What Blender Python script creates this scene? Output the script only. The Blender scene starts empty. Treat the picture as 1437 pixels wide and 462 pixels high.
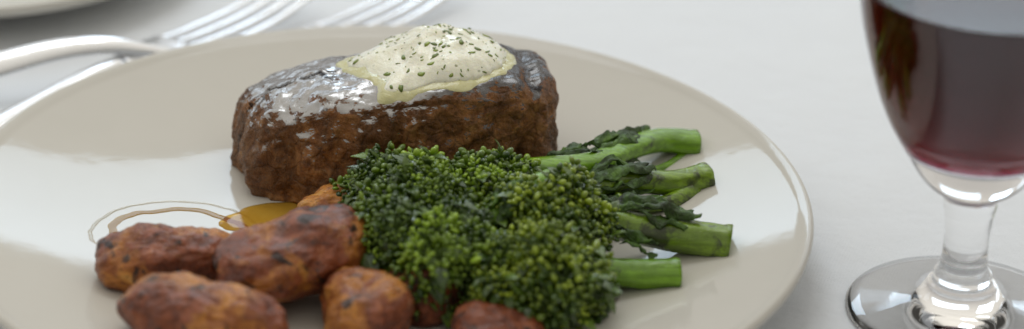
import bpy, math, random
import numpy as np
from mathutils import Vector, Matrix, noise
from mathutils.bvhtree import BVHTree

# Everything below is written in centimetres and stored in metres.
CM = 0.01
random.seed(7)
rng = np.random.default_rng(11)
sc = bpy.context.scene
col = sc.collection

# ------------------------------------------------------------------ helpers
def tag(o, label=None, cat=None, group=None, kind=None):
    if label: o['label'] = label
    if cat: o['category'] = cat
    if group: o['group'] = group
    if kind: o['kind'] = kind
    return o

def empty(name, loc):
    o = bpy.data.objects.new(name, None)
    o.empty_display_size = 0.01
    o.location = [c*CM for c in loc]
    col.objects.link(o)
    return o

def mesh_obj(name, verts, faces, mat, parent=None, loc=(0, 0, 0), smooth=True, tint=None):
    """verts in cm, relative to loc; parent is an unrotated, unscaled Empty"""
    me = bpy.data.meshes.new(name)
    v = np.asarray(verts, dtype=float)*CM
    me.from_pydata(v.tolist(), [], [tuple(int(i) for i in f) for f in faces])
    me.update()
    if smooth:
        me.polygons.foreach_set('use_smooth', [True]*len(me.polygons))
    if tint is not None:
        a = me.attributes.new('tint', 'FLOAT', 'POINT')
        a.data.foreach_set('value', np.asarray(tint, dtype=np.float32))
    me.materials.append(mat)
    o = bpy.data.objects.new(name, me)
    col.objects.link(o)
    o.location = [c*CM for c in loc]
    if parent: o.parent = parent
    return o

_ico = {}
def ico(sub):
    if sub in _ico: return _ico[sub]
    import bmesh
    bm = bmesh.new()
    bmesh.ops.create_icosphere(bm, subdivisions=sub, radius=1.0)
    v = np.array([x.co[:] for x in bm.verts]); f = [[q.index for q in p.verts] for p in bm.faces]
    bm.free()
    _ico[sub] = (v, f)
    return _ico[sub]

def lathe(profile, n=160):
    """profile list of (r, z); open ends closed at r==0"""
    verts = []; faces = []; rings = []
    for r, z in profile:
        if r < 1e-6:
            rings.append([len(verts)]); verts.append((0, 0, z))
        else:
            s = len(verts)
            for k in range(n):
                a = 2*math.pi*k/n
                verts.append((r*math.cos(a), r*math.sin(a), z))
            rings.append(list(range(s, s+n)))
    for a, b in zip(rings[:-1], rings[1:]):
        for k in range(n):
            k2 = (k+1) % n
            if len(a) == 1 and len(b) == 1: continue
            if len(a) == 1: faces.append((a[0], b[k2], b[k]))
            elif len(b) == 1: faces.append((a[k], a[k2], b[0]))
            else: faces.append((a[k], a[k2], b[k2], b[k]))
    return verts, faces

def catmull(pts, per=8):
    pts = [np.array(p, float) for p in pts]
    P = [2*pts[0]-pts[1]] + pts + [2*pts[-1]-pts[-2]]
    out = []
    for i in range(1, len(P)-2):
        p0, p1, p2, p3 = P[i-1:i+3]
        for k in range(per):
            t = k/per
            out.append(.5*((2*p1)+(-p0+p2)*t+(2*p0-5*p1+4*p2-p3)*t*t+(-p0+3*p1-3*p2+p3)*t**3))
    out.append(pts[-1])
    return np.array(out)

def tube(path, radii, n=12, flat=None, up=(0, 0, 1), ridge=0.0, seed=0, caps=True):
    """swept tube; flat = (a,b) scale of the section sideways / upwards; radii per point"""
    path = np.asarray(path, float); m = len(path)
    verts = []; faces = []
    up = np.array(up, float)
    for i in range(m):
        t = path[min(i+1, m-1)]-path[max(i-1, 0)]
        t /= (np.linalg.norm(t)+1e-9)
        u = up
        if abs(np.dot(t, u)) > .95: u = np.array([1., 0, 0])
        s = np.cross(t, u); s /= np.linalg.norm(s)
        w = np.cross(s, t)
        fa, fb = (1, 1) if flat is None else (flat[i] if isinstance(flat, list) else flat)
        for k in range(n):
            a = 2*math.pi*k/n
            rr = radii[i]*(1+ridge*math.sin(a*5+seed)+ridge*.7*math.sin(a*8+seed*2.1))
            if ridge: rr *= 1+.05*noise.noise(Vector((math.cos(a)*2, math.sin(a)*2, i*.35+seed)))
            verts.append(path[i]+s*math.cos(a)*rr*fa+w*math.sin(a)*rr*fb)
    for i in range(m-1):
        for k in range(n):
            k2 = (k+1) % n
            faces.append((i*n+k, (i+1)*n+k, (i+1)*n+k2, i*n+k2))
    if caps:
        faces.append(tuple(range(n)))
        faces.append(tuple((m-1)*n+k for k in range(n))[::-1])
    return np.array(verts), faces

class Soup:
    def __init__(s): s.v = []; s.f = []; s.t = []; s.n = 0
    def add(s, v, f, tint=0.5):
        v = np.asarray(v, float)
        s.v.append(v); s.t.append(np.full(len(v), tint))
        s.f.extend([[i+s.n for i in q] for q in f]); s.n += len(v)
    def obj(s, name, mat, parent=None, loc=(0, 0, 0)):
        return mesh_obj(name, np.vstack(s.v)-np.array(loc) if parent else np.vstack(s.v), s.f, mat, parent, tint=np.concatenate(s.t))

def fbm(p, sc_, seed, oct_=4):
    return noise.fractal(Vector((p[0]*sc_+seed*3.7, p[1]*sc_-seed*1.9, p[2]*sc_+seed*.7)), 1.0, 2.0, oct_)

# ------------------------------------------------------------------ materials
class NT:
    def __init__(s, name):
        s.m = bpy.data.materials.new(name); s.m.use_nodes = True
        s.t = s.m.node_tree; s.t.nodes.clear()
        s.out = s.t.nodes.new('ShaderNodeOutputMaterial')
    def n(s, typ, **kw):
        nd = s.t.nodes.new(typ)
        for k, v in kw.items():
            if k.startswith('_'): setattr(nd, k[1:], v)
            else: nd.inputs[k.replace('__', ' ')].default_value = v
        return nd
    def l(s, a, b): s.t.links.new(a, b)
    def coords(s, scale=(100, 100, 100), rot=(0, 0, 0)):
        tc = s.n('ShaderNodeTexCoord'); mp = s.n('ShaderNodeMapping')
        mp.inputs['Scale'].default_value = scale; mp.inputs['Rotation'].default_value = rot
        s.l(tc.outputs['Object'], mp.inputs['Vector'])
        return mp.outputs[0]
    def noise(s, vec, scale, detail=5, rough=.55, dist=0.0):
        nd = s.n('ShaderNodeTexNoise', Scale=scale, Detail=detail, Roughness=rough, Distortion=dist)
        s.l(vec, nd.inputs['Vector']); return nd.outputs['Fac']
    def ramp(s, fac, stops, interp='LINEAR'):
        r = s.n('ShaderNodeValToRGB'); r.color_ramp.interpolation = interp
        e = r.color_ramp.elements
        while len(e) < len(stops): e.new(.5)
        for i, (p, c) in enumerate(stops):
            e[i].position = p
            e[i].color = (c, c, c, 1) if isinstance(c, (int, float)) else (*c, 1)
        s.l(fac, r.inputs[0]); return r.outputs[0]
    def mix(s, fac, a, b, mode='MIX'):
        m = s.n('ShaderNodeMix', _data_type='RGBA', _blend_type=mode)
        for sock, v in ((m.inputs[0], fac), (m.inputs[6], a), (m.inputs[7], b)):
            if isinstance(v, (int, float)): sock.default_value = v
            elif isinstance(v, tuple): sock.default_value = (*v, 1)
            else: s.l(v, sock)
        return m.outputs[2]
    def math(s, op, a, b=0.5):
        m = s.n('ShaderNodeMath', _operation=op)
        for sock, v in ((m.inputs[0], a), (m.inputs[1], b)):
            if isinstance(v, (int, float)): sock.default_value = v
            else: s.l(v, sock)
        return m.outputs[0]
    def bump(s, h, dist, strength=1.0, prev=None):
        b = s.n('ShaderNodeBump', Strength=strength, Distance=dist*CM)
        s.l(h, b.inputs['Height'])
        if prev is not None: s.l(prev, b.inputs['Normal'])
        return b.outputs[0]
    def principled(s, base, rough=.5, normal=None, **kw):
        p = s.n('ShaderNodeBsdfPrincipled')
        for sock, v in ((p.inputs['Base Color'], base), (p.inputs['Roughness'], rough)):
            if isinstance(v, (int, float)): sock.default_value = v
            elif isinstance(v, tuple): sock.default_value = (*v, 1)
            else: s.l(v, sock)
        for k, v in kw.items():
            p.inputs[k.replace('__', ' ')].default_value = v
        if normal is not None:
            s.l(normal, p.inputs['Normal'])
        s.l(p.outputs[0], s.out.inputs['Surface'])
        return p

def mat_cloth():
    t = NT('white_linen'); c = t.coords()
    w1 = t.n('ShaderNodeTexWave', _wave_type='BANDS', _bands_direction='X', Scale=7.0, Distortion=1.2, Detail=2)
    w2 = t.n('ShaderNodeTexWave', _wave_type='BANDS', _bands_direction='Y', Scale=7.0, Distortion=1.2, Detail=2)
    t.l(c, w1.inputs['Vector']); t.l(c, w2.inputs['Vector'])
    weave = t.math('ADD', w1.outputs['Fac'], w2.outputs['Fac'])
    n = t.noise(c, .35, 5, .6)
    n2 = t.noise(c, 9, 3, .6)
    n3 = t.noise(t.coords((9, 30, 30), (0, 0, .5)), .25, 4, .5, .8)
    base = t.mix(n, (.83, .865, .91), (.87, .905, .94))
    base = t.mix(t.math('MULTIPLY', t.math('ADD', weave, n2), .07), base, (.5, .5, .5))
    b = t.bump(weave, .012, .5)
    b = t.bump(n, .5, .35, b)
    b = t.bump(n3, .5, .3, b)
    t.principled(base, .62, b, Specular__IOR__Level=.35, Sheen__Weight=.15)
    return t.m

def mat_plate():
    t = NT('cream_glazed_porcelain'); c = t.coords()
    n = t.noise(c, .6, 3)
    base = t.mix(n, (.59, .57, .515), (.62, .60, .545))
    b = t.bump(t.noise(c, .9, 2), .02, .25)
    t.principled(base, .06, b, IOR=1.27)
    return t.m

def mat_steak():
    t = NT('seared_beef'); c = t.coords()
    big = t.noise(c, .75, 6, .6, .6)
    mid = t.noise(c, 2.6, 7, .62, .5)
    fine = t.noise(c, 9, 5, .65)
    grain = t.noise(t.coords((330, 150, 110), (.15, -.25, .2)), 1.4, 6, .65, 1.0)
    crack = t.n('ShaderNodeTexVoronoi', _feature='DISTANCE_TO_EDGE', Scale=2.0)
    wv = t.n('ShaderNodeMix', _data_type='VECTOR'); wv.inputs[0].default_value = .35
    nn = t.n('ShaderNodeTexNoise', Scale=1.6, Detail=5); t.l(c, nn.inputs['Vector'])
    t.l(c, wv.inputs[4]); t.l(nn.outputs['Color'], wv.inputs[5])
    t.l(wv.outputs[1], crack.inputs['Vector'])
    cr = t.ramp(crack.outputs['Distance'], [(0, 0.0), (.09, 1.0)])
    side = t.ramp(mid, [(.28, (.06, .020, .007)), (.42, (.20, .070, .016)), (.56, (.37, .15, .040)), (.74, (.58, .31, .12))])
    side = t.mix(t.ramp(grain, [(.35, 0), (.65, .5)]), side, (.36, .19, .075))
    side = t.mix(t.ramp(big, [(.42, .6), (.56, 0)]), side, (.085, .034, .010))
    side = t.mix(t.math('MULTIPLY', t.math('SUBTRACT', 1.0, cr), .35), side, (.02, .009, .005))
    # the seared top crust: nearly black with rusty gaps
    crust = t.ramp(mid, [(.4, (.012, .008, .007)), (.6, (.028, .014, .010)), (.75, (.12, .05, .022))])
    geo = t.n('ShaderNodeTexCoord'); sx = t.n('ShaderNodeSeparateXYZ')
    t.l(geo.outputs['Object'], sx.inputs[0])
    z = t.math('ADD', t.math('MULTIPLY', sx.outputs['Z'], 100), t.math('MULTIPLY', big, 1.6))
    gn = t.n('ShaderNodeNewGeometry'); sn = t.n('ShaderNodeSeparateXYZ'); t.l(gn.outputs['True Normal'], sn.inputs[0])
    up = t.math('ADD', sn.outputs['Z'], t.math('MULTIPLY', t.math('SUBTRACT', mid, .5), 1.8))
    topm = t.math('MULTIPLY', t.ramp(up, [(.62, 0), (.74, 1)]), t.ramp(t.math('MULTIPLY', z, .2), [(.42, 0), (.55, 1)]))
    base = t.mix(topm, side, crust)
    rough = t.mix(topm, t.ramp(fine, [(.38, .12), (.62, .5)]), t.ramp(fine, [(.3, .15), (.7, .4)]))
    h = t.math('ADD', t.math('MULTIPLY', mid, .8), t.math('MULTIPLY', fine, .35))
    h = t.math('ADD', h, t.math('MULTIPLY', grain, .7))
    h = t.math('ADD', h, t.math('MULTIPLY', cr, .15))
    b = t.bump(h, .22, .9)
    blot = t.ramp(t.noise(c, 1.5, 6, .6, .4), [(.33, .0), (.39, 1)])
    rgt = t.ramp(t.math('MULTIPLY', t.math('ADD', t.math('MULTIPLY', sx.outputs['X'], 100), t.math('MULTIPLY', mid, 2.0)), .2), [(.36, 1), (.56, .22)])
    blot = t.math('MULTIPLY', blot, rgt)
    p = t.principled(base, rough, b, IOR=1.42, Coat__Weight=.0, Coat__Roughness=.15, Coat__IOR=3.9)
    b2 = t.bump(t.math('ADD', t.math('MULTIPLY', fine, .4), mid), .022, .7)
    t.l(b2, p.inputs['Coat Normal']); t.l(t.math('MULTIPLY', topm, blot), p.inputs['Coat Weight'])
    return t.m

def mat_butter(name='herb_butter_fat', melted=False):
    t = NT(name); c = t.coords()
    n = t.noise(c, 1.4, 5, .6)
    if melted:
        base = t.mix(n, (.50, .48, .20), (.70, .67, .40))
    else:
        base = t.mix(n, (.85, .83, .62), (.93, .92, .80))
        fl = t.n('ShaderNodeTexVoronoi', Scale=3.2, Randomness=1.0)
        mp = t.n('ShaderNodeTexNoise', Scale=5, Detail=3); t.l(c, mp.inputs['Vector'])
        mv = t.n('ShaderNodeMix', _data_type='VECTOR'); mv.inputs[0].default_value = .12
        t.l(c, mv.inputs[4]); t.l(mp.outputs['Color'], mv.inputs[5]); t.l(mv.outputs[1], fl.inputs['Vector'])
        spots = t.ramp(fl.outputs['Distance'], [(.10, 1), (.19, 0)])
        spots = t.math('MULTIPLY', spots, t.ramp(t.noise(c, 1.1, 2), [(.48, 0), (.58, .8)]))
        base = t.mix(spots, base, (.17, .19, .05))
    b = t.bump(t.noise(c, 2.2, 6, .6), .10, .6)
    b = t.bump(t.noise(c, 11, 4, .6), .03, .6, b)
    p = t.principled(base,   .12 if melted else .17, b, IOR=1.46, Coat__Weight=.5, Coat__Roughness=.1)
    p.inputs['Subsurface Weight'].default_value = .25
    p.inputs['Subsurface Radius'].default_value = (.01, .008, .004)
    p.inputs['Subsurface Scale'].default_value = .3
    return t.m

def mat_potato(name, dark=0.0, seed=0.0):
    t = NT(name)
    tc = t.n('ShaderNodeTexCoord'); mp = t.n('ShaderNodeMapping')
    mp.inputs['Scale'].default_value = (100, 100, 100); mp.inputs['Location'].default_value = (seed*7.3, seed*3.1, seed*5.7)
    t.l(tc.outputs['Object'], mp.inputs['Vector']); c = mp.outputs[0]
    big = t.noise(c, .42, 6, .62, .6)
    mid = t.noise(c, 1.5, 8, .68, .5)
    fine = t.noise(c, 7, 7, .72)
    gold = t.ramp(mid, [(.25, (.12, .025, .006)), (.42, (.38, .11, .014)), (.55, (.66, .27, .035)), (.72, (.85, .50, .14))])
    skin = t.ramp(mid, [(.25, (.025, .008, .006)), (.44, (.16, .034, .010)), (.6, (.33, .082, .022)), (.8, (.58, .24, .09))])
    f = t.math('ADD', t.math('MULTIPLY', big, .70), t.math('MULTIPLY', mid, .22))
    f = t.math('ADD', f, t.math('MULTIPLY', fine, .14))
    m = t.ramp(f, [(.51-dark*.1, 0), (.575-dark*.1, 1)])
    base = t.mix(m, gold, skin)
    chn = t.noise(c, .9, 6, .6, 1.2)
    chm = t.ramp(t.math('ADD', chn, t.math('MULTIPLY', fine, .12)), [(.63-dark*.02, 0), (.69-dark*.02, .92)])
    base = t.mix(chm, base, (.02, .011, .009))
    base = t.mix(t.ramp(fine, [(.3, .45), (.5, 0)]), base, (.07, .025, .012))
    rough = t.ramp(fine, [(.4, .25), (.6, .6)])
    h = t.math('ADD', t.math('MULTIPLY', mid, 1.0), t.math('MULTIPLY', fine, .4))
    b = t.bump(h, .2, .85)
    p = t.principled(base, rough, b, IOR=1.45, Coat__Weight=.4, Coat__Roughness=.09)
    t.l(t.bump(h, .06, .6), p.inputs['Coat Normal'])
    return t.m

def mat_green(name, dark, light, rough=.35, stripe=False, char=0.0, sss=0.0):
    t = NT(name); c = t.coords()
    at = t.n('ShaderNodeAttribute', _attribute_name='tint')
    n = t.noise(c, 5, 5, .6)
    f = t.math('ADD', t.math('MULTIPLY', at.outputs['Fac'], .75), t.math('MULTIPLY', n, .5))
    base = t.mix(t.ramp(f, [(.25, 0), (1.0, 1)]), dark, light)
    if stripe:
        st = t.noise(t.coords((25, 500, 500)), 1.1, 4, .6)
        base = t.mix(t.ramp(st, [(.42, 0), (.62, .45)]), base, tuple(min(1, x*1.7) for x in light))
        bl = t.noise(c, 1.1, 6, .65, .6)
        base = t.mix(t.ramp(bl, [(.58-char*.3, 0), (.68-char*.3, .85)]), base, (.022, .028, .010))
    b = t.bump(n, .06, .7)
    p = t.principled(base, rough, b, IOR=1.48, Coat__Weight=.35, Coat__Roughness=.1)
    return t.m

def mat_leaf():
    t = NT('wilted_green_leaf'); c = t.coords()
    n = t.noise(c, 1.6, 6, .65, .5); f = t.noise(c, 7, 5, .6)
    base = t.ramp(n, [(.32, (.018, .024, .008)), (.5, (.045, .095, .016)), (.68, (.13, .25, .035))])
    b = t.bump(t.math('ADD', f, t.math('MULTIPLY', n, 1.5)), .1, .9)
    t.principled(base, .36, b, IOR=1.42)
    return t.m

def mat_metal():
    t = NT('polished_silver'); c = t.coords()
    r = t.ramp(t.noise(c, 2, 3), [(.3, .2), (.7, .28)])
    t.principled((.86, .87, .89), r, None, Metallic=1.0)
    return t.m

def mat_glass():
    t = NT('clear_glass')
    t.principled((1, 1, 1), .0, None, IOR=1.45, Transmission__Weight=1.0)
    return t.m

def mat_wine():
    t = NT('red_wine')
    p = t.principled((1, 1, 1), .0, None, IOR=1.34, Transmission__Weight=1.0)
    v = t.n('ShaderNodeVolumeAbsorption', Color=(.925, .01, .78, 1), Density=820)
    t.l(v.outputs[0], t.out.inputs['Volume'])
    return t.m

def mat_oil(name, tint):
    """thin film of oil: tinted see-through plus a mirror-like surface"""
    t = NT(name)
    c = t.coords()
    n = t.noise(c, .9, 3)
    tr = t.n('ShaderNodeBsdfTransparent'); t.l(t.mix(n, tint, tuple(x**.6 for x in tint)), tr.inputs['Color'])
    gl = t.n('ShaderNodeBsdfGlossy', Roughness=.05)
    fr = t.n('ShaderNodeFresnel', IOR=1.25)
    ms = t.n('ShaderNodeMixShader')
    t.l(fr.outputs[0], ms.inputs[0]); t.l(tr.outputs[0], ms.inputs[1]); t.l(gl.outputs[0], ms.inputs[2])
    t.l(ms.outputs[0], t.out.inputs['Surface'])
    return t.m

M = dict(cloth=mat_cloth(), plate=mat_plate(), steak=mat_steak(), butter=mat_butter(),
         melt=mat_butter('melted_butter', True), metal=mat_metal(), glass=mat_glass(), wine=mat_wine(),
         bud=mat_green('floret_green', (.022, .06, .004), (.34, .52, .028), .2),
         budy=mat_green('open_floret_green', (.04, .09, .005), (.44, .57, .035), .2),
         twig=mat_green('branchlet_green', (.05, .095, .018), (.17, .26, .06), .35),
         stem=mat_green('stem_green', (.055, .14, .005), (.18, .36, .012), .25, True, .08),
         stemc=mat_green('charred_stem_green', (.06, .12, .006), (.19, .31, .015), .22, True, .34),
         cut=mat_green('cut_stem_green', (.20, .31, .07), (.34, .45, .14), .4),
         leaf=mat_leaf(), leaflet=mat_green('leaflet_green', (.02, .05, .005), (.15, .25, .022), .34),
         herb=mat_green('parsley_green', (.10, .15, .02), (.30, .38, .05), .4),
         oil=mat_oil('amber_cooking_juice', (.88, .62, .17)), ring=mat_oil('pale_amber_juice', (.74, .52, .14)), oilthin=mat_oil('thin_juice', (.985, .96, .90)))

# ------------------------------------------------------------------ table
def table():
    n = 60
    xs = np.linspace(-160, 160, n); ys = np.linspace(-110, 210, n)
    v = [(x, y, 0) for y in ys for x in xs]
    f = [(j*n+i, j*n+i+1, (j+1)*n+i+1, (j+1)*n+i) for j in range(n-1) for i in range(n-1)]
    o = mesh_obj('tablecloth', v, f, M['cloth'])
    o['kind'] = 'structure'
table()

# ------------------------------------------------------------------ plates
def plate_top(r):
    return .55 if r < 5.5 else .55+1.5*((r-5.5)/8.0)**1.75

def make_plate(name, R, top, loc, label):
    s = R/13.5
    prof = [(0, .05+.18), (6.6*s, .23)]
    prof += [(6.7*s, .02), (7.1*s, .02), (7.3*s, .26)]
    for r in np.linspace(7.6, 13.2, 14):
        prof.append((r*s, top(r)-.36-(.05 if r < 9 else 0)))
    zt = top(13.5)
    for a in np.linspace(-80, 100, 9):
        ar = math.radians(a)
        prof.append(((13.33+.17*math.cos(ar))*s, zt-.16+.17*math.sin(ar)))
    for r in np.linspace(13.1, 0, 60):
        prof.append((r*s, top(r)))
    prof[0] = (0, .23)
    v, f = lathe(prof, 220)
    o = mesh_obj(name, v, f, M['plate'], loc=loc)
    tag(o, label, 'plate')
    return o
make_plate('dinner_plate', 13.5, plate_top, (0, 0, 0), 'large cream glazed dinner plate holding the steak, potatoes and broccolini')
make_plate('side_plate', 9.0, lambda r: .45+1.25*(max(0, r-6)/7.5)**1.6, (-16.9, 23.4, 0), 'blurred white side plate cut off by the top left corner of the picture')

# ------------------------------------------------------------------ steak
ST_C = np.array([.25, 4.95, 0.0]); ST_ROT = math.radians(9)
def steak():
    v, f = ico(7)
    v = v.copy(); out = np.empty_like(v)
    ca, sa = math.cos(ST_ROT), math.sin(ST_ROT)
    for i, n in enumerate(v):
        k = 5.2
        kp = 3.3
        r = ((abs(n[0])**kp+abs(n[1])**kp)**(k/kp)+abs(n[2])**k)**(-1/k)
        x, y, z = n*r
        u = x                                   # -1 left .. 1 right
        H = 3.55+.45*math.exp(-((u-.35)/.6)**2)+.5*max(0, u-.45)*2
        H -= .35*max(0, -u-.55)*2
        X = x*5.15; Y = y*2.85; Z = (z*.5+.5)*(H+1.15)-1.15
        t = max(0, Z/H)
        # shoulders lean in, base spreads a little, back edge lower than the front
        X *= 1.0-.03*t+(.03 if x > 0 else 0)
        Y *= 1.0-.08*t*t
        Z -= .55*max(0, y)*t*t
        if x < 0: X += .45*t*t*t*(-x)
        Y -= .25*math.sin((x+.2)*2.2)*(y < 0)
        Z += .18*max(0, -y)*t*math.sin(x*3.1+1)
        # big lobes and the fold near the right end
        p = (X, Y, Z)
        groove = 1.9*math.exp(-((x-.74-.07*math.sin(z*2))/.06)**2)+.9*math.exp(-((x+.1-.12*z)/.04)**2)*(y < 0)
        d = .36*fbm(p, .25, 3, 2)+.30*fbm((X, Y, Z*.6), .8, 5, 3)+.08*fbm(p, 2.4, 8, 4)-.2*groove
        d *= 1-.55*t*t*t*(abs(z) > abs(y)*.9)
        rd = noise.ridged_multi_fractal(Vector((X*1.1, Y*.9, Z*.6)), 1.0, 2.1, 4, 1.0, 2.0)
        d -= .045*(rd-1)*(1-.8*t**3)
        Z -= .38*max(0, -x-.15)*(max(0, -y+.1))*t
        nn = np.array([np.sign(x)*abs(x)**3/5, np.sign(y)*abs(y)**3/2.7, np.sign(z)*abs(z)**3/2])
        nn /= np.linalg.norm(nn)+1e-9
        q = np.array(p)+nn*d
        q[2] = max(q[2], 0.0+.02*abs(d))
        out[i] = (q[0]*ca-q[1]*sa, q[0]*sa+q[1]*ca, q[2])
    o = mesh_obj('steak', out, f, M['steak'], loc=(ST_C[0], ST_C[1], .56))
    tag(o, 'thick browned fillet steak with a charred glossy top, topped with herb butter', 'steak')
    return out+np.array([ST_C[0], ST_C[1], .56]), f
stv, stf = steak()
st_bvh = BVHTree.FromPolygons([Vector(p) for p in stv], stf)

# ------------------------------------------------------------------ herb butter
BC = np.array([1.4, 5.3])
def steak_z(x, y):
    h = st_bvh.ray_cast(Vector((x, y, 20)), Vector((0, 0, -1)))
    return (h[0].z, h[1]) if h[0] else (None, None)

def butter():
    root = empty('herb_butter', (BC[0], BC[1], 4.2))
    tag(root, 'pale melting butter flecked with chopped green herbs on top of the steak', 'butter')
    base = np.array([BC[0], BC[1], 4.2])
    # outline radius as a function of angle (deg from +x), in cm
    def outline(a):
        k = [(0, 2.5), (35, 2.2), (80, 1.7), (120, 1.9), (160, 2.5), (185, 3.0), (205, 2.6), (228, 2.5), (240, 2.95), (256, 2.5), (275, 2.2), (288, 2.38), (304, 2.35), (330, 2.5), (360, 2.5)]
        d = math.degrees(a) % 360
        for (a0, r0), (a1, r1) in zip(k[:-1], k[1:]):
            if a0 <= d <= a1:
                t = (d-a0)/(a1-a0); t = t*t*(3-2*t)
                return r0+(r1-r0)*t
    def build(scale, thick, edge, mat, name, seed, nr=70, na=220, power=.5):
        top = []; 
        verts = []; ring_n = na
        for j in range(nr+1):
            s = j/nr
            for i in range(na):
                a = 2*math.pi*i/na
                R = outline(a)*scale*(1+.05*noise.noise(Vector((math.cos(a)*3, math.sin(a)*3, seed)))+.03*noise.noise(Vector((math.cos(a)*9, math.sin(a)*9, seed))))
                x = BC[0]+math.cos(a)*R*s; y = BC[1]+math.sin(a)*R*s
                z, _ = steak_z(x, y)
                if z is None or z < 2.6: z = top[-1] if top else 3.5; z = 2.6 if z < 2.6 else z
                prof = (1-s**5)**power
                body = thick*(.34*math.exp(-((x-2.6)/1.9)**4)+.64*math.exp(-(((x-1.1)/2.4)**2+((y-6.0)/1.9)**2)))
                h = body*prof+edge*(1-s**8)
                h *= 1+.14*fbm((x, y, 0), .9, seed, 3)
                h += .05*fbm((x, y, 1), 2.4, seed+2, 4)*prof
                verts.append((x, y, z*1.0+max(h, 0) if s < 1 else z-.08))
        verts = np.array(verts)
        # smooth the steak's fine relief out of the thick part
        Z = verts[:, 2].reshape(nr+1, na)
        if thick > .3:
            for _ in range(6):
                Z[:-2] = (Z[:-2]*2+np.roll(Z[:-2], 2, 1)+np.roll(Z[:-2], -2, 1))/4
                Zc = Z.copy(); Zc[1:-3] = (Z[:-4]+2*Z[1:-3]+Z[2:-2])/4; Z[:] = Zc
        verts[:, 2] = Z.reshape(-1)
        faces = [((j+1)*na+i, (j+1)*na+(i+1) % na, j*na+(i+1) % na, j*na+i) for j in range(nr) for i in range(na)]
        # closed underside
        n0 = len(verts)
        under = verts[nr*na:(nr+1)*na].copy(); under[:, 2] -= .05
        verts = np.vstack([verts, under, [[BC[0], BC[1], under[:, 2].mean()]]])
        faces += [(nr*na+(i+1) % na, nr*na+i, n0+i, n0+(i+1) % na) for i in range(na)]
        faces += [(n0+(i+1) % na, n0+i, n0+na) for i in range(na)]
        mesh_obj(name, verts-base, faces, mat, root)
        return verts, faces
    bv, bf = build(.95, .92, .08, M['butter'], 'butter_mound', 3.0)
    build(1.09, .0, .07, M['melt'], 'melted_rim', 9.0, nr=40)
    bvh = BVHTree.FromPolygons([Vector(p) for p in bv], bf)
    s = Soup()
    for _ in range(230):
        a = random.uniform(0, 2*math.pi); rr = outline(a)*math.sqrt(random.random())*1.02
        x, y = BC[0]+math.cos(a)*rr, BC[1]+math.sin(a)*rr
        h = bvh.ray_cast(Vector((x, y, 20)), Vector((0, 0, -1)))
        if not h[0]: continue
        p, n = h[0], h[1]
        L = random.choice([.03, .04, .055, .07, .1, .15]); W = L*random.uniform(.25, .7)
        q = n.to_track_quat('Z', 'Y').to_matrix() @ Matrix.Rotation(random.uniform(0, 6.3), 3, 'Z')
        v, f = ico(1)
        v2 = np.array([list(q @ Vector((c[0]*L, c[1]*W+.25*L*c[0]**2, c[2]*.022+.3*L*abs(c[0])**2*.3))) for c in v])+np.array(p)
        s.add(v2, f, random.random())
    o = s.obj('chopped_herbs', M['herb'], root, loc=base)
    o['kind'] = 'stuff'
butter()

# ------------------------------------------------------------------ potatoes
def potato(loc, semi, rot, seed, dark, label, sub=6, taper=.12, bend=.0):
    v, f = ico(sub)
    Rm = Matrix.Rotation(rot[2], 3, 'Z') @ Matrix.Rotation(rot[1], 3, 'Y') @ Matrix.Rotation(rot[0], 3, 'X')
    out = []
    for n in v:
        k = 2.35
        r = (abs(n[0])**k+abs(n[1])**k+abs(n[2])**k)**(-1/k)
        x, y, z = n*r
        p = np.array([x*semi[0], y*semi[1]*(1-taper*x), z*semi[2]*(1-taper*.6*x)+bend*x*x])
        d = .26*fbm(p, .45, seed, 2)+.13*fbm(p, 1.1, seed+1, 3)
        w_ = .35*fbm(p, .9, seed+6, 2)
        rd = .7*noise.ridged_multi_fractal(Vector((p[0]*.8+seed+w_, p[1]*1.7+w_, p[2]*1.7-seed)), .8, 2.2, 5, 1.0, 2.0)
        d -= .075*(rd-1)+.03*fbm(p, 4.5, seed+3, 4)
        p = p+n*d
        out.append(list(Rm @ Vector(p)))
    out = np.array(out)
    o = mesh_obj('roast_potato', out, f, mat_potato('roast_potato_skin', dark, seed), loc=loc)
    tag(o, label, 'potato', 'roast potatoes on the plate')
    return o
R = math.radians
potato((-2.4, -4.0, 2.0), (2.6, 1.7, 1.1), (R(-10), R(-7), R(30)), 1.0, .35, 'largest roast potato, purplish brown and gold, in front of the steak')
potato((-6.35, -3.6, 1.6), (2.1, 1.15, .9), (R(5), R(-4), R(10)), 2.0, .35, 'dark crisp roast potato at the left end of the heap, nearest the ring of juice')
potato((-4.75, -7.5, 1.75), (2.55, 1.35, 1.1), (R(0), R(4), R(-14)), 3.3, .2, 'front left roast potato with smooth brown skin, cut off by the bottom edge')
potato((-.15, -6.1, 1.35), (1.25, 1.5, 1.1), (R(0), R(0), R(15)), 4.1, .0, 'orange roast potato with dark streaks at the bottom edge, between brown potato and broccolini')
potato((1.55, -4.6, 1.3), (1.2, 1.3, .95), (R(8), R(0), R(-30)), 5.2, 1.2, 'dark shiny piece of roast potato tucked under the broccolini heads')
potato((-1.55, .55, 1.35), (1.15, .8, .75), (R(0), R(-14), R(25)), 6.4, -1.0, 'small golden rough potato peeking out behind the largest potato by the steak', taper=0)
potato((3.7, -6.9, 1.15), (1.3, 1.0, .7), (R(0), R(0), R(5)), 7.7, 1.3, 'very dark roast potato at the bottom edge beneath the broccolini heads')

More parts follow.
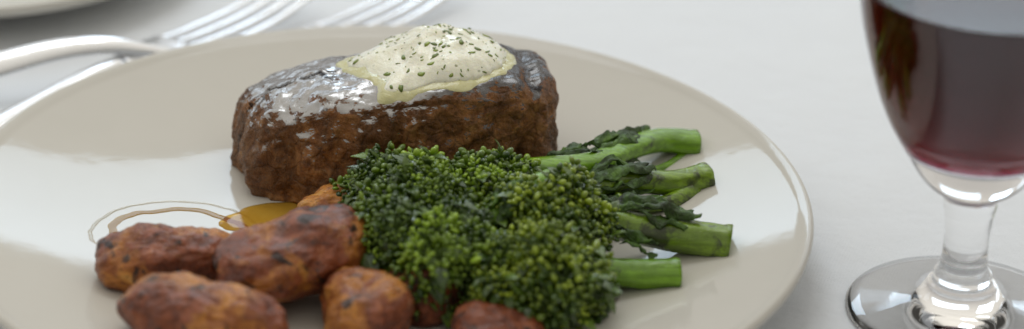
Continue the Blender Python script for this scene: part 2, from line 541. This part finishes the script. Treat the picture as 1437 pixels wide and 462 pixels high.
# ------------------------------------------------------------------ juice on the plate
def pool(cx, cy, rx, ry, rot, th, seed, mat, name, hole=None, label=None):
    """liquid puddle with a rounded rim; hole=(inner fraction) makes it a ring"""
    na = 160; prof = [(1.0, 0.0), (.985, .55), (.95, .9), (.88, 1.0)]
    if hole:
        prof = [(1-(1-hole)*u, h) for u, h in ((0, 0), (.1, .5), (.25, .85), (.45, 1), (.6, 1), (.8, .8), (.92, .45), (1, 0))]
    else:
        prof += [(.6, .9), (.3, .85), (.02, .85)]
    verts = []; faces = []
    for s, h in prof:
        for i in range(na):
            a = 2*math.pi*i/na
            w = 1+.13*noise.noise(Vector((math.cos(a)*1.3, math.sin(a)*1.3, seed)))+.04*noise.noise(Vector((math.cos(a)*5, math.sin(a)*5, seed)))
            x, y = rx*w*s*math.cos(a), ry*w*s*math.sin(a)
            X = cx+x*math.cos(rot)-y*math.sin(rot); Y = cy+x*math.sin(rot)+y*math.cos(rot)
            verts.append((X, Y, plate_top(math.hypot(X, Y))+.004+th*h))
    m = len(prof)
    for j in range(m-1):
        for i in range(na):
            i2 = (i+1) % na
            faces.append((j*na+i, j*na+i2, (j+1)*na+i2, (j+1)*na+i))
    if not hole: faces.append(tuple((m-1)*na+i for i in range(na)))
    o = mesh_obj(name, verts, faces, mat)
    tag(o, label, 'juice')
    return o
pool(-2.5, 1.15, 2.75, 1.3, .1, .05, 1.2, M['oil'], 'juice_pool', label='amber pool of buttery juice along the foot of the steak')
pool(-6.5, -.25, 2.2, 1.8, .3, .006, 4.4, M['ring'], 'juice_ring', hole=.87, label='thin amber ring of juice on the plate behind the left potato')
pool(-6.4, -.3, 2.8, 2.3, .3, .008, 6.1, M['oilthin'], 'clear_juice', hole=.955, label='faint clear outer ring of juice around the amber ring')

# ------------------------------------------------------------------ broccolini
def bud_template():
    prof = [(0, -.5), (.32, -.36), (.48, -.02), (.42, .25), (.2, .46), (0, .5)]
    v, f = lathe(prof, 6)
    return np.array(v), f
BUD_V, BUD_F = bud_template()

def frame(n):
    n = n/np.linalg.norm(n)
    a = np.array([0, 0, 1.]) if abs(n[2]) < .9 else np.array([1., 0, 0])
    s = np.cross(a, n); s /= np.linalg.norm(s)
    return np.array([s, np.cross(n, s), n])

def leaf(path, width, seed, loc, root, curl=.5, name='leaf'):
    """crinkled leaf of real thickness swept along a path"""
    P = catmull(path, 10); m = len(P); nw = 12
    top = []
    for i in range(m):
        t = i/(m-1)
        w = width*math.sin(math.pi*min(1, .08+t*.95))**.6
        d = P[min(i+1, m-1)]-P[max(i-1, 0)]; d /= np.linalg.norm(d)
        s = np.cross(d, [0, 0, 1.]); s /= np.linalg.norm(s)+1e-6
        up = np.cross(s, d)
        for k in range(nw+1):
            u = k/nw*2-1
            q = P[i]+s*w*u*(1-.15*abs(u))-up*curl*w*u*u*.8
            q = q+up*(.26*fbm(q, 1.6, seed, 3)+.08*fbm(q, 4, seed, 3))+s*.16*fbm(q, 1.6, seed+5, 3)
            top.append(q)
    top = np.array(top); n0 = len(top)
    bot = top-np.array([0, 0, .035])
    v = np.vstack([top, bot]); f = []
    W = nw+1
    for i in range(m-1):
        for k in range(nw):
            a = i*W+k
            f.append((a, a+1, a+W+1, a+W)); f.append((n0+a, n0+a+W, n0+a+W+1, n0+a+1))
        f.append((i*W, (i+1)*W, n0+(i+1)*W, n0+i*W)); f.append((i*W+nw, n0+i*W+nw, n0+(i+1)*W+nw, (i+1)*W+nw))
    mesh_obj(name, v-np.array(loc), f, M['leaf'], root)

def broccolini(path, r_end, head_c, head_r, head_dir, nsub, seed, label, mat='bud', charred=False, bud=.24, leaves=(), sub_r=.74, flat=None, shoots=()):
    rr = random.Random(seed)
    loc = tuple(path[0])
    root = empty('broccolini_stalk', loc)
    tag(root, label, 'broccolini', 'charred broccolini on the plate')
    P = catmull(path, 10)
    m = len(P)
    rad = [r_end*(1-.25*i/(m-1))*(1.0+(.05 if i < 2 else 0)) for i in range(m)]
    fl = (1, .85) if flat is None else flat
    v, f = tube(P, rad, 24, flat=fl, ridge=.035, seed=seed)
    s = Soup(); s.add(v, f, .5)
    s.obj('stem', M['stemc' if charred else 'stem'], root, loc)
    for sp, sr_ in shoots:
        Q = catmull(sp, 8)
        v, f = tube(Q, list(np.interp(np.linspace(0, 1, len(Q)), [0, .5, 1], [sr_*1.5, sr_, sr_*1.3])), 12, ridge=.04, seed=seed+1)
        q_ = Soup(); q_.add(v, f, .4); q_.obj('side_shoot', M['stemc' if charred else 'stem'], root, loc)
    # pale cut face, a thin slice sitting proud of the stem's end
    d = (P[0]-P[1]); d /= np.linalg.norm(d)
    v, f = tube(np.array([P[0]-d*.02, P[0]+d*.012, P[0]+d*.02]), [rad[0]*.93, rad[0]*.93, rad[0]*.85], 24, flat=fl, ridge=.035, seed=seed)
    s = Soup(); s.add(v, f, .5); s.obj('cut_end', M['cut'], root, loc)
    # head
    hd = np.array(head_dir, float); hd /= np.linalg.norm(hd)
    hc = np.array(head_c, float)+np.array([-.25, -.25, -.3])
    hr = np.array(head_r, float)
    base = P[-1]
    tw = Soup(); bd = Soup(); lf = Soup()
    subs = []
    tries = 0
    while len(subs) < nsub and tries < 4000:
        tries += 1
        n = np.array([rr.gauss(0, 1) for _ in range(3)]); n /= np.linalg.norm(n)
        if np.dot(n, hd) < -.45: continue
        c = hc+n*hr*rr.uniform(.6, 1.08)
        if all(np.linalg.norm(c-q[0]) > sub_r*1.12 for q in subs) and c[2] > sub_r*.55+.5:
            subs.append((c, n))
    for c, n in subs:
        sr = sub_r*rr.uniform(.75, 1.2)
        mid = (base+c)/2+np.array([0, 0, -.15])+.15*np.array([rr.uniform(-1, 1) for _ in range(3)])
        pth = catmull([base-hd*.3, mid, c-n*sr*.2], 5)
        v, f = tube(pth, list(np.linspace(.24, .1, len(pth))), 8)
        tw.add(v, f, rr.random())
        nb = int(70*(sr/.6)**2)
        out_dir = n*.8+hd*.3+np.array([0, 0, .35]); out_dir /= np.linalg.norm(out_dir)
        subt = rr.uniform(-.3, .5)
        nm = int(17*(sr/.6)**2); cs = rr.uniform(.7, 1.4)
        for k in range(nm):
            # little tufts of round buds over an open, lumpy dome
            ct = 1-1.6*(k+.5)/nm; st_ = math.sqrt(max(0, 1-ct*ct)); ph = k*2.399963+rr.uniform(-.5, .5)
            F = frame(out_dir)
            dr = F[0]*st_*math.cos(ph)+F[1]*st_*math.sin(ph)+F[2]*ct
            pos = c+dr*sr*rr.uniform(.66, 1.16)
            if pos[2] < .75: continue
            v, f = tube(catmull([c+dr*sr*.1, (c+pos)/2+np.array([rr.uniform(-.06, .06) for _ in range(3)]), pos-dr*.06], 3), [.045]*7, 5, caps=False)
            tw.add(v, f, rr.random())
            mt = min(1, max(0, subt+rr.uniform(-.1, .5)))
            big_bud = rr.random() < .07
            H = frame(dr+.5*np.array([rr.gauss(0, 1) for _ in range(3)]))
            cnt = 1 if big_bud else rr.randint(5, 9)
            mr = bud*cs*rr.uniform(.8, 1.25)
            for q in range(cnt):
                c2 = 1-1.5*(q+.3)/cnt; s2 = math.sqrt(max(0, 1-c2*c2)); p2 = q*2.4+rr.uniform(-.4, .4)
                d2 = H[0]*s2*math.cos(p2)+H[1]*s2*math.sin(p2)+H[2]*c2
                L = bud*cs*rr.uniform(.55, 1.05); Wd = L*rr.uniform(.55, .95)
                if big_bud: L *= 1.9; Wd = L*.62
                G = frame(d2+.25*np.array([rr.gauss(0, 1) for _ in range(3)]))
                bv = (BUD_V*np.array([Wd, Wd, L*1.15])) @ G+pos+(d2*mr if not big_bud else 0)
                bd.add(bv, BUD_F, min(1, max(0, mt+rr.uniform(-.12, .22)+(.25 if big_bud else 0))))
            for _r in range(rr.choice([0, 0, 1, 1, 2])):
                # curled leaflet
                L = rr.uniform(.25, .7); Wl = L*rr.uniform(.2, .42); tilt = rr.uniform(.2, .9)
                G = frame(dr*1.0+.9*np.array([rr.gauss(0, 1) for _ in range(3)]))
                vv = []
                for i in range(6):
                    ti = i/5; ww = Wl*math.sin(math.pi*(.1+.88*ti))
                    zc = ti*L; bend = -tilt*L*ti*ti
                    for e in (-1, -.4, .4, 1):
                        vv.append([e*ww, bend+.35*ww*e*e+rr.uniform(-.012, .012), zc])
                vv = np.array(vv); n1 = len(vv)
                vv = np.vstack([vv, vv+np.array([0, -.018, 0])])
                ff = []
                for i in range(5):
                    for e in range(3):
                        a_ = i*4+e; ff.append((a_, a_+1, a_+5, a_+4)); ff.append((n1+a_, n1+a_+4, n1+a_+5, n1+a_+1))
                    ff.append((i*4, i*4+4, n1+i*4+4, n1+i*4)); ff.append((i*4+3, n1+i*4+3, n1+i*4+7, i*4+7))
                lf.add(vv @ G+pos-dr*.05, ff, rr.uniform(0, .8))
    tw.obj('branchlets', M['twig'], root, loc)
    o = bd.obj('floret_head', M[mat], root, loc)
    lf.obj('small_leaves', M['leaflet'], root, loc)['kind'] = 'stuff'
    for (lp, lw, ls) in leaves:
        leaf(lp, lw*.62, ls, loc, root)
        off = np.array([-.35, .25, .05])
        leaf([tuple(np.array(q)+off+.12*np.array([rr.uniform(-1, 1) for _ in range(3)])) for q in lp], lw*.5, ls+1.7, loc, root)
        off = np.array([-.1, -.38, -.22])
        leaf([tuple(np.array(q)+off+.12*np.array([rr.uniform(-1, 1) for _ in range(3)])) for q in lp[:3]], lw*.42, ls+3.1, loc, root)
    return root

broccolini([(10.15, 5.5, 1.5), (8.9, 5.25, 1.7), (7.7, 4.0, 1.95), (6.6, 2.6, 2.1), (4.2, 1.6, 2.3), (2.4, 1.0, 2.3)], .5,
           (.75, .15, 2.05), (1.4, 1.25, 1.05), (-1, -.3, .6), 15, 21,
           'broccolini stalk whose cut end is the farthest back, at the upper right of the bunch',
           leaves=[([(8.9, 5.2, 1.95), (8.1, 4.6, 2.25), (7.3, 3.6, 2.4), (6.5, 2.6, 2.4)], .6, 3),
                   ([(8.2, 4.1, 1.7), (7.5, 3.3, 2.0), (6.9, 2.4, 2.2), (6.3, 1.4, 2.2)], .6, 5),
                   ([(7.3, 4.2, 1.6), (6.7, 3.6, 2.0), (6.0, 2.9, 2.3), (5.2, 2.2, 2.2)], .6, 6)], flat=(1.05, .8),
           shoots=[([(9.75, 5.15, 1.2), (9.0, 4.45, 1.1), (8.1, 3.75, 1.3), (7.3, 3.1, 1.7)], .13)])
broccolini([(10.4, 3.3, 1.4), (9.2, 2.75, 1.4), (7.8, 2.3, 1.7), (6.8, 1.3, 2.0), (5.6, .6, 2.2)], .5,
           (4.1, .0, 2.1), (1.9, 1.35, 1.15), (-.8, -.2, .8), 17, 22,
           'browned broccolini stalk with a gap along its stem, second from the back',
           charred=True, shoots=[([(9.9, 2.85, 1.15), (9.1, 1.95, 1.1), (8.2, 1.4, 1.3), (7.3, 1.0, 1.6)], .24)],
           leaves=[([(8.6, 2.5, 2.0), (7.7, 1.9, 2.4), (6.9, 1.2, 2.4), (6.3, .3, 2.0)], .5, 11),
                                 ([(8.9, 1.9, 1.3), (8.0, 1.3, 1.7), (7.1, .6, 1.8), (6.5, 0, 1.6)], .45, 12)])
broccolini([(10.85, -1.35, 1.4), (9.4, -1.2, 1.55), (7.8, -1.2, 1.8), (6.6, -1.4, 2.2)], .66,
           (5.35, -1.9, 2.25), (1.7, 1.35, 1.3), (-.6, -.5, .8), 17, 23,
           'thickest broccolini stalk, with dark charred leaf over its stem, longest to the right',
           mat='budy', charred=True, bud=.24,
           leaves=[([(9.9, -1.15, 2.15), (9.0, -.9, 2.4), (8.0, -.9, 2.55), (7.0, -1.0, 2.6)], .62, 21),
                   ([(8.6, -1.9, 1.75), (8.1, -2.1, 1.9), (7.5, -2.1, 2.0)], .35, 25)])
broccolini([(9.2, -3.1, 1.25), (8.0, -3.25, 1.3), (7.0, -3.4, 1.45), (6.3, -3.6, 1.7)], .55,
           (5.0, -4.4, 1.9), (1.7, 1.25, 1.2), (-.5, -.7, .6), 17, 24,
           'shortest broccolini stalk in front, with a smooth bright green bare stem',
           mat='budy', bud=.23,
           leaves=[([(7.3, -3.9, 1.1), (6.9, -4.8, 1.0), (6.7, -5.7, .95)], .4, 31)])
broccolini([(5.2, -.9, 3.2), (4.3, -1.5, 3.1), (3.6, -2.3, 2.8), (3.1, -2.9, 2.5)], .42,
           (2.1, -3.7, 2.1), (1.75, 1.35, 1.3), (-.6, -.7, .5), 18, 25,
           'broccolini head at the front left of the bunch beside the orange potato',
           leaves=[([(4.9, -1.5, 3.3), (4.2, -2.2, 3.4), (3.7, -3.0, 3.1)], .5, 41)])
broccolini([(4.6, -.6, 2.6), (3.4, -.9, 2.5), (2.6, -1.1, 2.4), (2.2, -1.2, 2.3)], .4,
           (1.35, -1.5, 2.25), (1.4, 1.2, 1.25), (-.8, -.5, .5), 14, 26,
           'small broccolini head in the middle of the bunch beside the largest potato')

# ------------------------------------------------------------------ wine glass
GL = (17.9, -2.8)
def glass():
    root = empty('wine_glass', (GL[0], GL[1], 0))
    tag(root, 'short stemmed clear glass goblet of red wine at the right edge', 'glass')
    outer_bowl = [(.80, 3.65), (.86, 4.0), (1.02, 4.2), (1.4, 4.5), (1.7, 4.85), (2.02, 5.35), (2.6, 6.3), (2.97, 7.1),
                  (3.25, 7.9), (3.58, 9.05), (3.8, 10.05), (3.95, 11.2), (4.02, 12.4), (4.0, 13.8), (3.85, 15.4), (3.65, 17.0)]
    ob = catmull([(r, z) for r, z in outer_bowl], 4)
    inner = [(3.5, 17.0), (3.70, 15.4), (3.85, 13.8), (3.87, 12.4), (3.80, 11.2), (3.65, 10.05), (3.42, 9.05), (3.08, 7.9), (2.77, 7.1),
             (2.38, 6.4), (1.75, 5.85), (1.0, 5.6), (.3, 5.5), (0, 5.48)]
    ib = catmull(inner[:-1], 4)
    prof = [(0, 3.45), (.5, 3.45)]+[tuple(p) for p in ob]+[(3.57, 17.08)]+[tuple(p) for p in ib]+[(0, 5.48)]
    # one continuous piece of glass: foot, stem and bowl share no inner walls
    foot = [(0, .02), (1.6, .02), (3.2, .02), (3.44, .025), (3.5, .08), (3.45, .14), (3.0, .20), (2.2, .37), (1.6, .49), (1.25, .70), (1.08, 1.02)]
    stem = [(1.06, 1.02), (1.02, 1.15), (.88, 1.24), (.92, 1.34), (.86, 1.46), (.74, 1.6), (.70, 2.0), (.68, 2.5), (.70, 3.0), (.75, 3.45)]
    fo = foot[:-1]; 
    n = 120
    # foot closes flush 0.02 mm under the stem's base, the stem under the bowl's
    v, f = lathe([(0, .02)]+foot[1:]+stem[1:]+prof[2:], n)
    whole_v, whole_f = np.array(v), f
    # split faces of the single surface by height into foot / stem / bowl
    def part(name, lo, hi):
        ff = [q for q in whole_f if lo <= max(whole_v[i][2] for i in q) < hi]
        used = sorted({i for q in ff for i in q}); mp = {i: k for k, i in enumerate(used)}
        mesh_obj(name, whole_v[used], [[mp[i] for i in q] for q in ff], M['glass'], root)
    part('foot', -1, 1.1); part('stem', 1.1, 3.70); part('bowl', 3.70, 99)
    # wine, overlapping the inner wall by a hair
    zs = 11.0
    wp = [(0, 5.465), (.3, 5.485), (.9, 5.56)]
    for r, z in ib[::-1]:
        if 5.62 < z < zs: wp.append((r+.015, z))
    wr = 3.80
    wp += [(wr, zs), (wr-.12, zs-.09), (wr-.35, zs-.12), (0, zs-.12)]
    v, f = lathe(wp, 120)
    o = mesh_obj('red_wine', v, f, M['wine'], loc=(GL[0], GL[1], 0))
    tag(o, 'dark red wine filling the goblet at the right edge', 'wine')
glass()

# ------------------------------------------------------------------ cutlery
def fork(name, tip_root, ang, label, group):
    """origin at the root of the tines, x towards the tips"""
    root = empty(name, (tip_root[0], tip_root[1], 0))
    root.rotation_euler = (0, 0, ang)
    tag(root, label, 'fork', group)
    for k in range(4):
        y = (k-1.5)*.66
        P = catmull([(-.6, y*.9, .55), (1.0, y, .42), (3.5, y, .45), (6.2, y*.96, .95)], 6)
        v, f = tube(P, [.17]*(len(P)-5)+[.165, .15, .14, .12, .08], 10, flat=(1, .7))
        mesh_obj('tine', v, f, M['metal'], root)
    # head plate joins the tines to the neck
    P = catmull([(-.4, 0, .54), (-1.4, 0, .62), (-2.4, 0, .8), (-3.6, 0, 1.0)], 6)
    w = np.interp(np.linspace(0, 1, len(P)), [0, .3, .6, 1], [1.22, 1.2, .75, .33])
    v, f = tube(P, [1]*len(P), 20, flat=[(x, .14) for x in w])
    mesh_obj('head', v, f, M['metal'], root)
    P = catmull([(-3.5, 0, .99), (-5.5, 0, .98), (-8, 0, .72), (-11, 0, .42), (-13.8, 0, .2)], 6)
    w = np.interp(np.linspace(0, 1, len(P)), [0, .3, .7, .95, 1], [.33, .36, .7, .85, .4])
    v, f = tube(P, [1]*len(P), 20, flat=[(x, .17) for x in w])
    mesh_obj('handle', v, f, M['metal'], root)
fork('fork', (-7.75, 14.9), R(53), 'left one of the two blurred silver forks behind the plate', 'forks behind the plate')
fork('fork', (-2.2, 16.4), R(53), 'right one of the two blurred silver forks, directly behind the butter', 'forks behind the plate')

def knife():
    root = empty('cutlery', (-13.5, 10.6, 0))
    tag(root, 'silver cutlery handle arching over the cloth at the upper left of the plate', 'cutlery')
    base = np.array([-13.5, 10.6, 0])
    P = catmull([(-19.5, 8.6, .3), (-16.5, 9.7, .8), (-14.0, 10.7, 1.3), (-12.0, 11.6, 1.55), (-10.4, 12.2, 1.5), (-9.2, 12.7, 1.15), (-8.2, 13.2, .75)], 8)
    w = np.interp(np.linspace(0, 1, len(P)), [0, .1, .5, .85, 1], [.4, .6, .45, .28, .3])
    v, f = tube(P, [1]*len(P), 20, flat=[(x, .2) for x in w], up=(.1, -.5, .86))
    mesh_obj('handle', v-base, f, M['metal'], root)
    return root
knife()

# ------------------------------------------------------------------ light
w = bpy.data.worlds.new('World'); sc.world = w; w.use_nodes = True
wt = w.node_tree; wt.nodes.clear()
wo = wt.nodes.new('ShaderNodeOutputWorld'); bg = wt.nodes.new('ShaderNodeBackground')
tc = wt.nodes.new('ShaderNodeTexCoord'); sep = wt.nodes.new('ShaderNodeSeparateXYZ')
rp = wt.nodes.new('ShaderNodeValToRGB')
rp.color_ramp.elements[0].position = .0; rp.color_ramp.elements[0].color = (.36, .34, .32, 1)
rp.color_ramp.elements[1].position = .9; rp.color_ramp.elements[1].color = (.98, .93, .83, 1)
wt.links.new(tc.outputs['Generated'], sep.inputs[0]); wt.links.new(sep.outputs['Z'], rp.inputs[0])
mr = wt.nodes.new('ShaderNodeMapRange'); mr.inputs[1].default_value = -1; mr.inputs[2].default_value = .6
mr.inputs[3].default_value = .46; mr.inputs[4].default_value = 1.1
wt.links.new(sep.outputs['Y'], mr.inputs[0]); wt.links.new(mr.outputs[0], bg.inputs[1])
wt.links.new(rp.outputs[0], bg.inputs[0])
wt.links.new(bg.outputs[0], wo.inputs[0])

def area_light(name, x, y, z, wx, wz, power, color, aim=(0, 0, 2)):
    l = bpy.data.lights.new(name, 'AREA'); l.shape = 'RECTANGLE'
    l.size = wx*CM; l.size_y = wz*CM; l.energy = power; l.color = color
    o = bpy.data.objects.new(name, l); col.objects.link(o)
    o.location = (x*CM, y*CM, z*CM)
    d = Vector(aim)*CM-o.location
    d.z = 0 if aim[2] == 'h' else d.z
    o.rotation_euler = d.to_track_quat('-Z', 'Y').to_euler()
    return o
area_light('window_pane_light', -6, 95, 55, 27, 23, 1.15, (.66, .83, 1.0))
area_light('window_pane_light', -47, 88, 45, 38, 20, .35, (.66, .83, 1.0))
area_light('window_pane_light', 48, 90, 46, 52, 20, .55, (.66, .83, 1.0))
area_light('window_pane_light', -92, 58, 52, 36, 36, .6, (.66, .83, 1.0))
area_light('added_top_light', -10, 75, 150, 70, 50, 4.6, (.92, .96, 1.0))  # unseen soft key lamp, added for light falloff and highlights on the food

# ------------------------------------------------------------------ camera
cx, cy, cz, pit, ro = 4.032, -79.586, 42.703, .459934, .0266174
s_, c_ = math.sin(pit), math.cos(pit)
Rv = Vector((1, 0, 0)); Uv = Vector((0, s_, c_)); Fv = Vector((0, c_, -s_))
Rr = Rv*math.cos(ro)+Uv*math.sin(ro); Ur = Uv*math.cos(ro)-Rv*math.sin(ro)
cam = bpy.data.cameras.new('camera'); co = bpy.data.objects.new('camera', cam); col.objects.link(co)
mtx = Matrix((Rr, Ur, -Fv)).transposed().to_4x4(); mtx.translation = Vector((cx, cy, cz))*CM
co.matrix_world = mtx
cam.sensor_width = 36; cam.lens = 4000/1437*36
cam.clip_start = .05; cam.clip_end = 50
cam.dof.use_dof = True; cam.dof.focus_distance = .905; cam.dof.aperture_fstop = 5.4
sc.camera = co

sc.view_settings.view_transform = 'Standard'; sc.view_settings.look = 'None'
sc.view_settings.exposure = 0; sc.view_settings.gamma = 1
sc.cycles.use_denoising = True
sc.cycles.max_bounces = 16; sc.cycles.transmission_bounces = 14; sc.cycles.transparent_max_bounces = 16
sc.cycles.sample_clamp_indirect = 8
